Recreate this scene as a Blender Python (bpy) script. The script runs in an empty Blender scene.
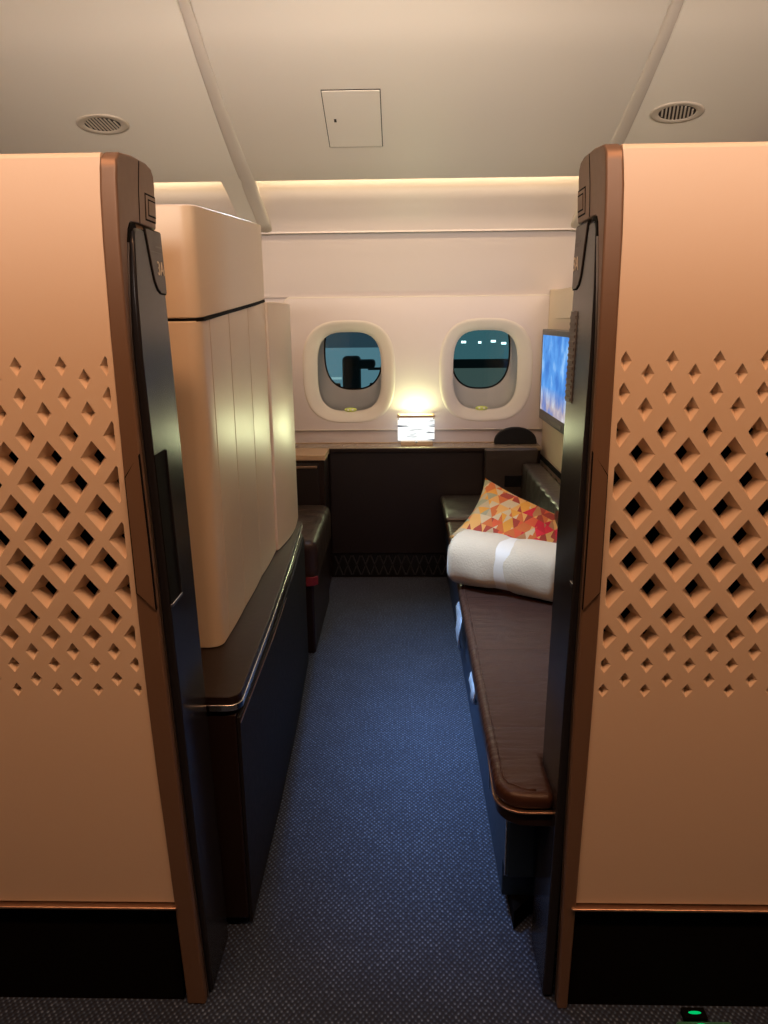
import bpy, bmesh, math, random
from mathutils import Vector, Matrix, geometry
random.seed(7)
SC = bpy.context.scene
COL = SC.collection
R = math.radians

# ------------------------------------------------------------------ camera
cam_d = bpy.data.cameras.new('camera'); cam = bpy.data.objects.new('camera', cam_d); COL.objects.link(cam)
P, PSI, ROLL = R(14.4), R(1.5), R(.6)
fw = Vector((-math.sin(PSI)*math.cos(P), math.cos(PSI)*math.cos(P), -math.sin(P)))
r0 = Vector((math.cos(PSI), math.sin(PSI), 0)); u0 = r0.cross(fw)
rt = math.cos(ROLL)*r0 - math.sin(ROLL)*u0; up = math.sin(ROLL)*r0 + math.cos(ROLL)*u0
M3 = Matrix((rt, up, -fw)).transposed()
cam.matrix_world = Matrix.Translation((0, 0, 1.374)) @ M3.to_4x4()
cam_d.sensor_fit = 'VERTICAL'; cam_d.sensor_height = 24; cam_d.lens = 24*750/1024
cam_d.clip_start = .05; cam_d.clip_end = 600
SC.camera = cam

# ------------------------------------------------------------------ world, lights, exposure
SC.view_settings.view_transform = 'Standard'; SC.view_settings.look = 'None'
SC.view_settings.gamma = 1; SC.view_settings.use_curve_mapping = False
SC.view_settings.exposure = 0.0
W = bpy.data.worlds.new('night'); SC.world = W; W.use_nodes = True
W.node_tree.nodes['Background'].inputs[0].default_value = (.05, .12, .14, 1)
W.node_tree.nodes['Background'].inputs[1].default_value = .5

def area(name, loc, size, energy, color, target, spread=180):
    d = bpy.data.lights.new(name, 'AREA'); d.shape = 'RECTANGLE'; d.size, d.size_y = size
    d.energy = energy; d.color = color; d.spread = R(spread)
    o = bpy.data.objects.new(name, d); COL.objects.link(o); o.location = loc
    o.rotation_euler = (Vector(target)-Vector(loc)).to_track_quat('-Z', 'Y').to_euler()
    return o
WARM = (1, .475, .225)
area('aisle_ceiling_light', (0, .48, 2.38), (3.6, .10), 21, WARM, (0, 1.12, 1.35), 135)
area('aisle_wash_light', (0, 2.12, 2.405), (3.6, .03), 2.2, (1, .50, .24), (0, 2.6, 2.32))
area('aisle_opposite_fill', (0, -.75, 2.12), (3.2, .2), 14.5, (1, .86, .74), (0, 3.0, 2.35), 52)  # fill added behind the camera to lift the suite ceiling
area('suite_cool_fill', (-.50, 1.95, 2.34), (.16, .30), 7.5, (.42, .65, 1), (0.14, 2.30, 0), 52)  # cool fill added over the carpet, no fixture there
area('suite_soft_light', (0.0, 2.1, 2.30), (.9, .3), 1.5, (1, .80, .64), (0, 4.0, 1.4), 120)

# ------------------------------------------------------------------ materials
def mat(name, color, rough=.5, metal=0, spec=.5, coat=0, bump=None, emis=None, estr=0, trans=0, sheen=0):
    m = bpy.data.materials.new(name); m.use_nodes = True
    nt = m.node_tree; b = nt.nodes['Principled BSDF']
    b.inputs['Base Color'].default_value = (*color, 1); b.inputs['Roughness'].default_value = rough
    b.inputs['Metallic'].default_value = metal; b.inputs['Specular IOR Level'].default_value = spec
    b.inputs['Coat Weight'].default_value = coat; b.inputs['Coat Roughness'].default_value = .15
    if sheen: b.inputs['Sheen Weight'].default_value = sheen
    if trans: b.inputs['Transmission Weight'].default_value = trans
    if emis:
        b.inputs['Emission Color'].default_value = (*emis, 1); b.inputs['Emission Strength'].default_value = estr
    # gentle procedural variation on every surface
    tc = nt.nodes.new('ShaderNodeTexCoord'); n = nt.nodes.new('ShaderNodeTexNoise')
    sc_, st, var = bump if bump else (60, .02, .04)
    n.inputs['Scale'].default_value = sc_; n.inputs['Detail'].default_value = 3
    nt.links.new(tc.outputs['Object'], n.inputs['Vector'])
    bp = nt.nodes.new('ShaderNodeBump'); bp.inputs['Strength'].default_value = st; bp.inputs['Distance'].default_value = .01
    nt.links.new(n.outputs['Fac'], bp.inputs['Height']); nt.links.new(bp.outputs['Normal'], b.inputs['Normal'])
    rm = nt.nodes.new('ShaderNodeMapRange'); rm.inputs[3].default_value = max(0, rough-.05); rm.inputs[4].default_value = min(1, rough+.05)
    nt.links.new(n.outputs['Fac'], rm.inputs[0]); nt.links.new(rm.outputs[0], b.inputs['Roughness'])
    return m
def nodes(m): return m.node_tree.nodes, m.node_tree.links
def math_node(nt, op, a, b=None, c=None):
    n = nt.nodes.new('ShaderNodeMath'); n.operation = op
    for i, v in enumerate((a, b, c)):
        if v is None: continue
        if isinstance(v, (int, float)): n.inputs[i].default_value = v
        else: nt.links.new(v, n.inputs[i])
    return n.outputs[0]
def ramp(nt, fac, stops, interp='LINEAR'):
    r = nt.nodes.new('ShaderNodeValToRGB'); r.color_ramp.interpolation = interp
    e = r.color_ramp.elements
    while len(e) < len(stops): e.new(.5)
    for i, (p, c) in enumerate(stops): e[i].position = p; e[i].color = (*c, 1)
    nt.links.new(fac, r.inputs[0]); return r.outputs[0]

M = {}
M['panel'] = mat('cream_partition', (.74, .60, .47), .42, bump=(140, .015, 0))
M['ceil'] = mat('ceiling_plastic', (.86, .82, .73), .5)
M['wall'] = mat('warm_white_wall', (.64, .575, .56), .45)
M['bezel'] = mat('window_bezel', (.68, .63, .56), .4)
M['recess'] = mat('window_recess', (.60, .58, .56), .35)
M['cream'] = mat('cream_lacquer', (.70, .585, .43), .40, coat=.4, bump=(200, .004, 0))
M['cream'].node_tree.nodes['Principled BSDF'].inputs['Coat Roughness'].default_value = .32
M['bronze'] = mat('bronze_metal', (.23, .145, .098), .42, metal=.35)
M['bronze_trim'] = mat('bronze_trim', (.50, .33, .24), .3, metal=.9)
M['dark_door'] = mat('dark_door_edge', (.018, .018, .022), .22, spec=.35, bump=(200, .003, 0))
M['seal'] = mat('black_rubber', (.006, .006, .006), .8, spec=.08)
M['black'] = mat('black_kick', (.004, .0035, .0035), .9, spec=.05)
M['sign'] = mat('sign_plate', (.05, .035, .03), .35)
M['ink'] = mat('sign_ink', (.75, .68, .55), .5)
M['chrome'] = mat('polished_metal', (.75, .74, .72), .18, metal=1)
M['satin'] = mat('satin_metal', (.30, .27, .25), .3, metal=.9)
M['wood_dark'] = mat('espresso_wood', (.018, .010, .008), .36, spec=.35)
M['navy'] = mat('navy_panel', (.014, .0135, .016), .6, spec=.2)
M['navy_base'] = mat('navy_base', (.014, .034, .075), .38)
M['console'] = mat('console_panel', (.018, .013, .013), .42, spec=.35)
M['console_top'] = mat('console_top', (.30, .24, .17), .25, coat=.3)
M['wood_light'] = mat('pale_wood', (.52, .36, .22), .4)
M['grille_bar'] = mat('grille_bar', (.05, .05, .055), .3)
M['grille'] = mat('kick_grille', (.006, .006, .007), .4)
M['blanket'] = mat('cream_fleece', (.60, .48, .31), .9, sheen=.2, bump=(160, .22, 0))
M['band'] = mat('cream_paper_band', (.72, .64, .50), .6)
M['fabric_black'] = mat('black_fabric', (.006, .006, .007), .9, bump=(300, .3, 0))
M['cloth_blue'] = mat('pale_blue_cloth', (.55, .68, .85), .7, bump=(80, .3, 0))
M['red'] = mat('red_strap', (.18, .01, .015), .6)
M['tvframe'] = mat('tv_frame', (.05, .055, .06), .3)
M['vent'] = mat('vent_cream', (.60, .54, .45), .4)
M['vent_hole'] = mat('vent_hole', (.03, .025, .02), .6)
M['hinge_tab'] = mat('window_tab', (.62, .72, .18), .4)
M['tab_white'] = mat('window_tab_white', (.9, .9, .8), .3)
M['label'] = mat('door_label', (.13, .12, .115), .45)
M['housing'] = mat('lamp_housing', (.5, .46, .4), .5)

def leather(name, base, seam_axis=None, seam_scale=1.0, seam_off=0.0, dep=.004, wrinkle=False):
    m = mat(name, base, .40, spec=.35, coat=.04)
    nt = m.node_tree; b = nt.nodes['Principled BSDF']
    for l in list(b.inputs['Normal'].links): nt.links.remove(l)
    tc = nt.nodes.new('ShaderNodeTexCoord')
    n1 = nt.nodes.new('ShaderNodeTexNoise'); n1.inputs['Scale'].default_value = 14; n1.inputs['Detail'].default_value = 3; n1.inputs['Distortion'].default_value = 1.2
    mp = nt.nodes.new('ShaderNodeMapping'); mp.inputs['Scale'].default_value = (.6, 1.5, 1)
    nt.links.new(tc.outputs['Object'], mp.inputs[0]); nt.links.new(mp.outputs[0], n1.inputs['Vector'])
    v = nt.nodes.new('ShaderNodeTexVoronoi'); v.inputs['Scale'].default_value = 260
    nt.links.new(tc.outputs['Object'], v.inputs['Vector'])
    h = math_node(nt, 'ADD', math_node(nt, 'MULTIPLY', n1.outputs['Fac'], .9), math_node(nt, 'MULTIPLY', v.outputs['Distance'], .06))
    if seam_axis is not None:
        s = nt.nodes.new('ShaderNodeSeparateXYZ'); nt.links.new(tc.outputs['Object'], s.inputs[0])
        q = math_node(nt, 'MULTIPLY', math_node(nt, 'ADD', s.outputs[seam_axis], seam_off), 1/seam_scale)
        d = math_node(nt, 'ABSOLUTE', math_node(nt, 'SUBTRACT', math_node(nt, 'FRACT', q), .5))  # .5 at seam? 0 mid
        e = math_node(nt, 'MULTIPLY', math_node(nt, 'SUBTRACT', .5, d), seam_scale/.03)
        e = math_node(nt, 'MINIMUM', e, 1.0)
        h = math_node(nt, 'ADD', h, math_node(nt, 'MULTIPLY', math_node(nt, 'POWER', e, .5), dep*170))
    if name == 'ribbed_leather': b.inputs['Roughness'].default_value = .3; b.inputs['Specular IOR Level'].default_value = .8; b.inputs['Coat Weight'].default_value = .5; b.inputs['Coat Roughness'].default_value = .22
    if wrinkle:
        s2 = nt.nodes.new('ShaderNodeSeparateXYZ'); nt.links.new(tc.outputs['Object'], s2.inputs[0])
        mk = nt.nodes.new('ShaderNodeMapRange'); mk.inputs[1].default_value = .30; mk.inputs[2].default_value = .21; nt.links.new(s2.outputs[0], mk.inputs[0])
        mp2 = nt.nodes.new('ShaderNodeMapping'); mp2.inputs['Scale'].default_value = (9, 42, 1); mp2.inputs['Rotation'].default_value = (0, 0, .25)
        n3 = nt.nodes.new('ShaderNodeTexNoise'); n3.inputs['Scale'].default_value = 1; n3.inputs['Detail'].default_value = 1
        nt.links.new(tc.outputs['Object'], mp2.inputs[0]); nt.links.new(mp2.outputs[0], n3.inputs['Vector'])
        h = math_node(nt, 'ADD', h, math_node(nt, 'MULTIPLY', math_node(nt, 'MULTIPLY', n3.outputs['Fac'], 1.3), mk.outputs[0]))
    bp = nt.nodes.new('ShaderNodeBump'); bp.inputs['Strength'].default_value = .45; bp.inputs['Distance'].default_value = .009
    nt.links.new(h, bp.inputs['Height']); nt.links.new(bp.outputs['Normal'], b.inputs['Normal'])
    return m
M['leather'] = leather('brown_leather', (.050, .021, .013), 1, .42, .12, wrinkle=True)
M['leather_back'] = leather('ribbed_leather', (.022, .015, .012))
M['leather_dark'] = leather('dark_leather', (.030, .017, .013), 1, .11)

# carpet: navy weave with small pale staggered dots
def carpet():
    m = bpy.data.materials.new('navy_carpet'); m.use_nodes = True; nt = m.node_tree; b = nt.nodes['Principled BSDF']
    tc = nt.nodes.new('ShaderNodeTexCoord'); s = nt.nodes.new('ShaderNodeSeparateXYZ'); nt.links.new(tc.outputs['Object'], s.inputs[0])
    K = 2*math.pi/.0125
    a = math_node(nt, 'SINE', math_node(nt, 'MULTIPLY', s.outputs[0], K)); c = math_node(nt, 'SINE', math_node(nt, 'MULTIPLY', s.outputs[1], K*.8))
    w = math_node(nt, 'MULTIPLY', a, c)
    n = nt.nodes.new('ShaderNodeTexNoise'); n.inputs['Scale'].default_value = 110; n.inputs['Detail'].default_value = 4
    nt.links.new(tc.outputs['Object'], n.inputs['Vector'])
    n2 = nt.nodes.new('ShaderNodeTexNoise'); n2.inputs['Scale'].default_value = 9
    nt.links.new(tc.outputs['Object'], n2.inputs['Vector'])
    v = math_node(nt, 'ADD', math_node(nt, 'MULTIPLY', w, .32), math_node(nt, 'ADD', math_node(nt, 'MULTIPLY', n.outputs['Fac'], .9), math_node(nt, 'MULTIPLY', n2.outputs['Fac'], .15)))
    col = ramp(nt, v, [(.32, (.006, .013, .034)), (.58, (.013, .027, .064)), (.74, (.042, .075, .145)), (.92, (.16, .22, .34))])
    nt.links.new(col, b.inputs['Base Color']); b.inputs['Roughness'].default_value = .95; b.inputs['Sheen Weight'].default_value = .2
    bp = nt.nodes.new('ShaderNodeBump'); bp.inputs['Strength'].default_value = .6; bp.inputs['Distance'].default_value = .003
    nt.links.new(v, bp.inputs['Height']); nt.links.new(bp.outputs['Normal'], b.inputs['Normal'])
    return m
M['carpet'] = carpet()

def emit(name, color, strength):
    m = bpy.data.materials.new(name); m.use_nodes = True; nt = m.node_tree; nt.nodes.remove(nt.nodes['Principled BSDF'])
    e = nt.nodes.new('ShaderNodeEmission'); e.inputs[0].default_value = (*color, 1); e.inputs[1].default_value = strength
    nt.links.new(e.outputs[0], nt.nodes['Material Output'].inputs[0]); return m
M['cove'] = emit('cove_strip', (1, .74, .42), 8)
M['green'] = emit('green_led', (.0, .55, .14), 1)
M['green_dim'] = mat('green_housing', (.05, .12, .07), .3, emis=(.05, .6, .25), estr=.03)
M['white_led'] = emit('pale_led', (.4, 1, .75), 3)
M['lampspot'] = emit('apron_lamp', (.7, 1, 1), 3)

def shade_mat():
    m = emit('torn_paper_shade', (1, 1, .9), 1); nt = m.node_tree; e = [n for n in nt.nodes if n.type == 'EMISSION'][0]
    tc = nt.nodes.new('ShaderNodeTexCoord'); mp = nt.nodes.new('ShaderNodeMapping'); mp.inputs['Scale'].default_value = (9, 9, 75)
    nt.links.new(tc.outputs['Object'], mp.inputs[0]); n = nt.nodes.new('ShaderNodeTexNoise'); n.inputs['Scale'].default_value = 1; n.inputs['Detail'].default_value = 2
    nt.links.new(mp.outputs[0], n.inputs['Vector'])
    c = ramp(nt, n.outputs['Fac'], [(.34, (.10, .10, .12)), (.42, (.75, .78, .78)), (.50, (1, 1, .95))])
    nt.links.new(c, e.inputs[0]); e.inputs[1].default_value = 1.25
    return m
M['shade'] = shade_mat()

def screen_mat():
    m = emit('tv_picture', (.2, .4, 1), 1); nt = m.node_tree; e = [n for n in nt.nodes if n.type == 'EMISSION'][0]
    tc = nt.nodes.new('ShaderNodeTexCoord'); n = nt.nodes.new('ShaderNodeTexNoise'); n.inputs['Scale'].default_value = 8; n.inputs['Detail'].default_value = 5
    nt.links.new(tc.outputs['Object'], n.inputs['Vector'])
    sky = ramp(nt, n.outputs['Fac'], [(.38, (.06, .20, .60)), (.55, (.11, .33, .78)), (.68, (.30, .55, .90))])
    land = ramp(nt, n.outputs['Fac'], [(.40, (.16, .22, .50)), (.52, (.45, .38, .42)), (.62, (.60, .58, .62))])
    s = nt.nodes.new('ShaderNodeSeparateXYZ'); nt.links.new(tc.outputs['Object'], s.inputs[0])
    mr = nt.nodes.new('ShaderNodeMapRange'); mr.inputs[1].default_value = 1.05; mr.inputs[2].default_value = .96
    nt.links.new(s.outputs[2], mr.inputs[0])
    mx = nt.nodes.new('ShaderNodeMix'); mx.data_type = 'RGBA'
    nt.links.new(mr.outputs[0], mx.inputs['Factor']); nt.links.new(sky, mx.inputs[6]); nt.links.new(land, mx.inputs[7])
    nt.links.new(mx.outputs[2], e.inputs[0]); e.inputs[1].default_value = 1.1
    return m
M['screen'] = screen_mat()

def glass_mat(name, tint, gloss):
    m = bpy.data.materials.new(name); m.use_nodes = True; nt = m.node_tree; nt.nodes.remove(nt.nodes['Principled BSDF'])
    t = nt.nodes.new('ShaderNodeBsdfTransparent'); t.inputs[0].default_value = (*tint, 1)
    g = nt.nodes.new('ShaderNodeBsdfGlossy'); g.inputs['Roughness'].default_value = .03
    lw = nt.nodes.new('ShaderNodeFresnel'); lw.inputs[0].default_value = 1.5
    f = math_node(nt, 'MULTIPLY', lw.outputs[0], gloss)
    mx = nt.nodes.new('ShaderNodeMixShader'); nt.links.new(f, mx.inputs[0]); nt.links.new(t.outputs[0], mx.inputs[1]); nt.links.new(g.outputs[0], mx.inputs[2])
    nt.links.new(mx.outputs[0], nt.nodes['Material Output'].inputs[0]); return m
M['glass'] = glass_mat('window_glass', (.86, .95, .96), 1.0)
M['cover'] = glass_mat('dust_cover', (.90, .90, .90), .8)

def pillow_mat():
    m = mat('triangle_print', (.8, .3, .1), .8, bump=(250, .15, 0)); nt = m.node_tree; b = nt.nodes['Principled BSDF']
    tc = nt.nodes.new('ShaderNodeTexCoord'); s = nt.nodes.new('ShaderNodeSeparateXYZ'); nt.links.new(tc.outputs['Object'], s.inputs[0])
    S = .048
    vy = math_node(nt, 'MULTIPLY', s.outputs[1], 1/(S*.87)); ux = math_node(nt, 'SUBTRACT', math_node(nt, 'MULTIPLY', s.outputs[0], 1/S), math_node(nt, 'MULTIPLY', vy, .5))
    fu, fv = math_node(nt, 'FLOOR', ux), math_node(nt, 'FLOOR', vy)
    tri = math_node(nt, 'GREATER_THAN', math_node(nt, 'ADD', math_node(nt, 'FRACT', ux), math_node(nt, 'FRACT', vy)), 1.0)
    cb = nt.nodes.new('ShaderNodeCombineXYZ'); nt.links.new(fu, cb.inputs[0]); nt.links.new(fv, cb.inputs[1]); nt.links.new(tri, cb.inputs[2])
    wn = nt.nodes.new('ShaderNodeTexWhiteNoise'); nt.links.new(cb.outputs[0], wn.inputs[0])
    g = nt.nodes.new('ShaderNodeMapRange'); g.inputs[1].default_value = -.22; g.inputs[2].default_value = .22; g.inputs[3].default_value = -.26; g.inputs[4].default_value = .46
    nt.links.new(s.outputs[0], g.inputs[0])
    f = math_node(nt, 'ADD', math_node(nt, 'MULTIPLY', wn.outputs[0], .62), math_node(nt, 'ADD', g.outputs[0], .22))
    c = ramp(nt, f, [(0, (.42, .42, .25)), (.12, (.62, .50, .28)), (.24, (.85, .42, .06)), (.34, (.75, .62, .36)), (.44, (.72, .20, .05)), (.54, (.88, .50, .14)), (.62, (.45, .07, .04)), (.70, (.80, .14, .05)), (.78, (.72, .03, .05)), (.88, (.55, .26, .10)), (.94, (.85, .04, .06))], 'CONSTANT')
    nt.links.new(c, b.inputs['Base Color']); return m
M['pillow'] = pillow_mat()
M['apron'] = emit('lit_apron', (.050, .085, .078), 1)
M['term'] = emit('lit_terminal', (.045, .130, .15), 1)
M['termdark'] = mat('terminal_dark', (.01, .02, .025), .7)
M['reflmid'] = emit('mirrored_ceiling_glow', (.025, .055, .075), 1)  # dim glow painted in for the mirrored ceiling's dark band
M['barglow'] = emit('mirrored_bar_glow', (.30, .50, .52), 1)  # glow put into the colour of a pale bar in the imitated reflection
M['bridge'] = emit('mirrored_cabin_glow', (.10, .22, .27), 1)  # glow painted in for the pale cabin mirrored in the left pane

# ------------------------------------------------------------------ mesh helpers
def link(name, me, m, parent=None, smooth=False, bevel=0, seg=3, ang=35):
    o = bpy.data.objects.new(name, me); COL.objects.link(o)
    if m: me.materials.append(m)
    if parent is not None:
        o.parent = parent
        o.matrix_parent_inverse = Matrix.Translation(-parent.location) if parent.rotation_euler.to_matrix() == Matrix.Identity(3) else parent.matrix_basis.inverted()
    if smooth or bevel:
        for p in me.polygons: p.use_smooth = True
    if bevel:
        b = o.modifiers.new('bevel', 'BEVEL'); b.width = bevel; b.segments = seg; b.limit_method = 'ANGLE'; b.angle_limit = R(ang); b.harden_normals = True
    return o
def mesh(name, vs, fs, m, parent=None, **k):
    me = bpy.data.meshes.new(name); me.from_pydata([tuple(v) for v in vs], [], fs); me.validate()
    bm = bmesh.new(); bm.from_mesh(me); bmesh.ops.recalc_face_normals(bm, faces=bm.faces); bm.to_mesh(me); bm.free()
    return link(name, me, m, parent, **k)
def frombm(name, bm, m, parent=None, merge=True, **k):
    if merge: bmesh.ops.remove_doubles(bm, verts=bm.verts, dist=1e-5)
    bmesh.ops.recalc_face_normals(bm, faces=bm.faces)
    me = bpy.data.meshes.new(name); bm.to_mesh(me); bm.free()
    return link(name, me, m, parent, **k)
def addbox(bm, x0, x1, y0, y1, z0, z1):
    v = [bm.verts.new(c) for c in ((x0,y0,z0),(x1,y0,z0),(x1,y1,z0),(x0,y1,z0),(x0,y0,z1),(x1,y0,z1),(x1,y1,z1),(x0,y1,z1))]
    for f in ((0,3,2,1),(4,5,6,7),(0,1,5,4),(1,2,6,5),(2,3,7,6),(3,0,4,7)): bm.faces.new([v[i] for i in f])
def box(name, b, m, parent=None, bevel=.003, **k):
    bm = bmesh.new(); addbox(bm, *b); return frombm(name, bm, m, parent, bevel=bevel, **k)
def prism(name, pts, axis, a0, a1, m, parent=None, **k):
    """pts in the plane perpendicular to axis: X->(y,z)  Y->(x,z)  Z->(x,y)"""
    def p3(p, a): return {'X': (a, p[0], p[1]), 'Y': (p[0], a, p[1]), 'Z': (p[0], p[1], a)}[axis]
    n = len(pts); vs = [p3(p, a0) for p in pts] + [p3(p, a1) for p in pts]
    fs = [tuple(range(n)), tuple(range(2*n-1, n-1, -1))] + [(i, (i+1) % n, n+(i+1) % n, n+i) for i in range(n)]
    return mesh(name, vs, fs, m, parent, **k)
def sell(cx, cz, a, b, n=3.0, N=48, rot=0):
    out = []
    for i in range(N):
        t = 2*math.pi*i/N; c, s = math.cos(t), math.sin(t)
        out.append((cx + a*math.copysign(abs(c)**(2/n), c), cz + b*math.copysign(abs(s)**(2/n), s)))
    return out
def loft(rings, closed_ends=False):
    vs, fs = [], []; n = len(rings[0])
    for r in rings: vs += r
    for k in range(len(rings)-1):
        for i in range(n): fs.append((k*n+i, k*n+(i+1) % n, (k+1)*n+(i+1) % n, (k+1)*n+i))
    if closed_ends: fs.append(tuple(range(n))); fs.append(tuple(range((len(rings)-1)*n, len(rings)*n)))
    return vs, fs
def tube(name, pts, rad, m, parent=None, N=8):
    rings = []; pts = [Vector(p) for p in pts]
    for i, p in enumerate(pts):
        d = (pts[min(i+1, len(pts)-1)]-pts[max(i-1, 0)]).normalized()
        a = d.cross(Vector((0, 0, 1)));
        if a.length < .05: a = d.cross(Vector((1, 0, 0)))
        a.normalize(); b = d.cross(a)
        rings.append([tuple(p+rad*(math.cos(2*math.pi*j/N)*a+math.sin(2*math.pi*j/N)*b)) for j in range(N)])
    vs, fs = loft(rings, True); return mesh(name, vs, fs, m, parent, smooth=True)
def thing(name, label, cat, loc=(0, 0, 0), group=None):
    o = bpy.data.objects.new(name, None); COL.objects.link(o); o.location = loc; o.empty_display_size = .1
    o['label'] = label; o['category'] = cat
    if group: o['group'] = group
    return o
def tag(o, label, cat, group=None):
    o['label'] = label; o['category'] = cat
    if group: o['group'] = group
    return o
def struct(o, label=None, cat=None):
    o['kind'] = 'structure'
    if label: o['label'] = label
    if cat: o['category'] = cat
    return o
def inside(p, poly):
    c = False; n = len(poly)
    for i in range(n):
        (x1, y1), (x2, y2) = poly[i], poly[(i+1) % n]
        if (y1 > p[1]) != (y2 > p[1]) and p[0] < (x2-x1)*(p[1]-y1)/(y2-y1)+x1: c = not c
    return c
def plate_faces(outer, holes):
    """triangulated 2-D plate with holes"""
    vs, es = [], []
    for loop in [outer]+holes:
        s = len(vs); vs += [Vector(p) for p in loop]; es += [(s+i, s+(i+1) % len(loop)) for i in range(len(loop))]
    ov, oe, of, *_ = geometry.delaunay_2d_cdt(vs, es, [], 0, 1e-6)
    keep = []
    for f in of:
        c = sum((ov[i] for i in f), Vector((0, 0)))/len(f)
        if inside(c, outer) and not any(inside(c, h) for h in holes): keep.append(tuple(f))
    return [tuple(v) for v in ov], keep
def rrect(x0, x1, z0, z1, r, n=6):
    out = []
    for cx, cz, a0 in ((x1-r, z1-r, 0), (x0+r, z1-r, 90), (x0+r, z0+r, 180), (x1-r, z0+r, 270)):
        for i in range(n+1):
            a = R(a0+90*i/n); out.append((cx+r*math.cos(a), cz+r*math.sin(a)))
    return out

# ------------------------------------------------------------------ structure: floor, ceiling, walls
f = mesh('floor', [(-2.6, -1, 0), (2.6, -1, 0), (2.6, 4.35, 0), (-2.6, 4.35, 0), (-2.6, -1, -.05), (2.6, -1, -.05), (2.6, 4.35, -.05), (-2.6, 4.35, -.05)],
         [(0, 1, 2, 3), (7, 6, 5, 4), (0, 4, 5, 1), (1, 5, 6, 2), (2, 6, 7, 3), (3, 7, 4, 0)], M['carpet']); struct(f)

PROF = [(-1.0, 2.30), (-.6, 2.40), (.2, 2.455), (1.2, 2.465), (1.8, 2.45), (2.1, 2.43), (2.3, 2.405), (2.45, 2.37), (2.6, 2.303), (2.75, 2.225), (3.0, 2.115), (3.3, 2.0), (3.45, 1.953)]
def cr(P_, n=6):
    out = []
    for i in range(len(P_)-1):
        a = P_[max(i-1, 0)]; b = P_[i]; c = P_[i+1]; d = P_[min(i+2, len(P_)-1)]
        for k in range(n):
            t = k/n
            out.append(tuple(.5*((2*b[j])+(-a[j]+c[j])*t+(2*a[j]-5*b[j]+4*c[j]-d[j])*t*t+(-a[j]+3*b[j]-3*c[j]+d[j])*t**3) for j in (0, 1)))
    out.append(P_[-1]); return out
CP = cr(PROF)
def ceil_z(Y):
    for a, b in zip(CP, CP[1:]):
        if a[0] <= Y <= b[0]: return a[1]+(b[1]-a[1])*(Y-a[0])/(b[0]-a[0])
def ceil_n(Y):
    dz = (ceil_z(Y+.02)-ceil_z(Y-.02))/.04
    return Vector((0, dz, -1)).normalized()          # pointing into the cabin (down)
bm = bmesh.new()
for x0, x1 in ((-2.6, -.676), (-.644, .824), (.856, 2.6)):
    # each section: skin with softly rolled side edges, 2 cm thick
    xs = [(x0, .03)] if x0 < -2 else [(x0, .03), (x0, .012), (x0+.004, .004), (x0+.012, 0)]
    xe = [(x1, .03)] if x1 > 2 else [(x1-.012, 0), (x1-.004, .004), (x1, .012), (x1, .03)]
    sec = (xs[:1]+[(x0, 0)] if x0 < -2 else xs) + ([(x1, 0)]+xe if x1 > 2 else xe)
    rows = []
    for (y, z) in CP:
        n = ceil_n(min(max(y, -.97), 3.42))
        rows.append([bm.verts.new((x, y-n.y*d, z-n.z*d)) for x, d in sec])
    for a, b in zip(rows, rows[1:]):
        k = len(sec)
        for i in range(k): bm.faces.new((a[i], a[(i+1) % k], b[(i+1) % k], b[i]))
    bm.faces.new(rows[0]); bm.faces.new(rows[-1])
c = frombm('ceiling', bm, M['ceil'], smooth=True); struct(c)
for p in c.data.polygons: p.use_smooth = True
c.modifiers.new('s', 'EDGE_SPLIT').split_angle = R(40)

# outer hull above the ceiling and side ends so no daylight leaks in
sh = mesh('ceiling_void', [(-2.7, -1.05, 2.6), (2.7, -1.05, 2.6), (2.7, 3.7, 2.6), (-2.7, 3.7, 2.6), (-2.7, -1.05, 2.62), (2.7, -1.05, 2.62), (2.7, 3.7, 2.62), (-2.7, 3.7, 2.62)],
          [(0, 1, 2, 3), (4, 5, 6, 7), (0, 1, 5, 4), (1, 2, 6, 5), (2, 3, 7, 6), (3, 0, 4, 7)], M['black']); struct(sh)
for nm, x in (('wall_far_left', -2.65), ('wall_far_right', 2.6)):
    struct(box(nm, (x, x+.05, -1.05, 4.4, -.05, 2.6), M['wall'], bevel=0))
struct(box('wall_aisle', (-2.6, 2.6, -1.06, -1.0, 0, 2.45), M['wood_dark'], bevel=0))

# window-side wall: upper part is bent, swept along X
up_prof = [(4.03, 1.489), (4.02, 1.52), (3.985, 1.60), (3.945, 1.68), (3.885, 1.775), (3.87, 1.786), (3.852, 1.783), (3.846, 1.795), (3.815, 1.85), (3.755, 1.92), (3.69, 1.97), (3.62, 2.01), (3.55, 2.04), (3.5, 2.06), (3.45, 2.62),
           (3.7, 2.62), (3.95, 2.2), (4.06, 1.85), (4.12, 1.489)]
import itertools
def crv(P_, n=5):
    out = []
    for i in range(len(P_)-1):
        a = P_[max(i-1, 0)]; b = P_[i]; c = P_[i+1]; d = P_[min(i+2, len(P_)-1)]
        for k in range(n):
            t = k/n; out.append(tuple(.5*((2*b[j])+(-a[j]+c[j])*t+(2*a[j]-5*b[j]+4*c[j]-d[j])*t*t+(-a[j]+3*b[j]-3*c[j]+d[j])*t**3) for j in (0, 1)))
    return out+[P_[-1]]
up_prof = crv(up_prof[:6])+crv([(3.848, 1.783), (3.842, 1.797), (3.80, 1.840), (3.735, 1.885), (3.67, 1.925), (3.625, 1.965), (3.61, 2.01), (3.605, 2.06)], 6)+[(3.45, 2.62)]+up_prof[-4:]
wb = prism('wall_window_upper', up_prof, 'X', -2.6, 2.6, M['wall']); struct(wb)
for p_ in wb.data.polygons: p_.use_smooth = True
wb.modifiers.new('s', 'EDGE_SPLIT').split_angle = R(28)
WIN = [(-.283, 1.104), (.439, 1.108)]
YW = 4.02
outer = rrect(-.612, .772, .799, 1.486, .03)
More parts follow.
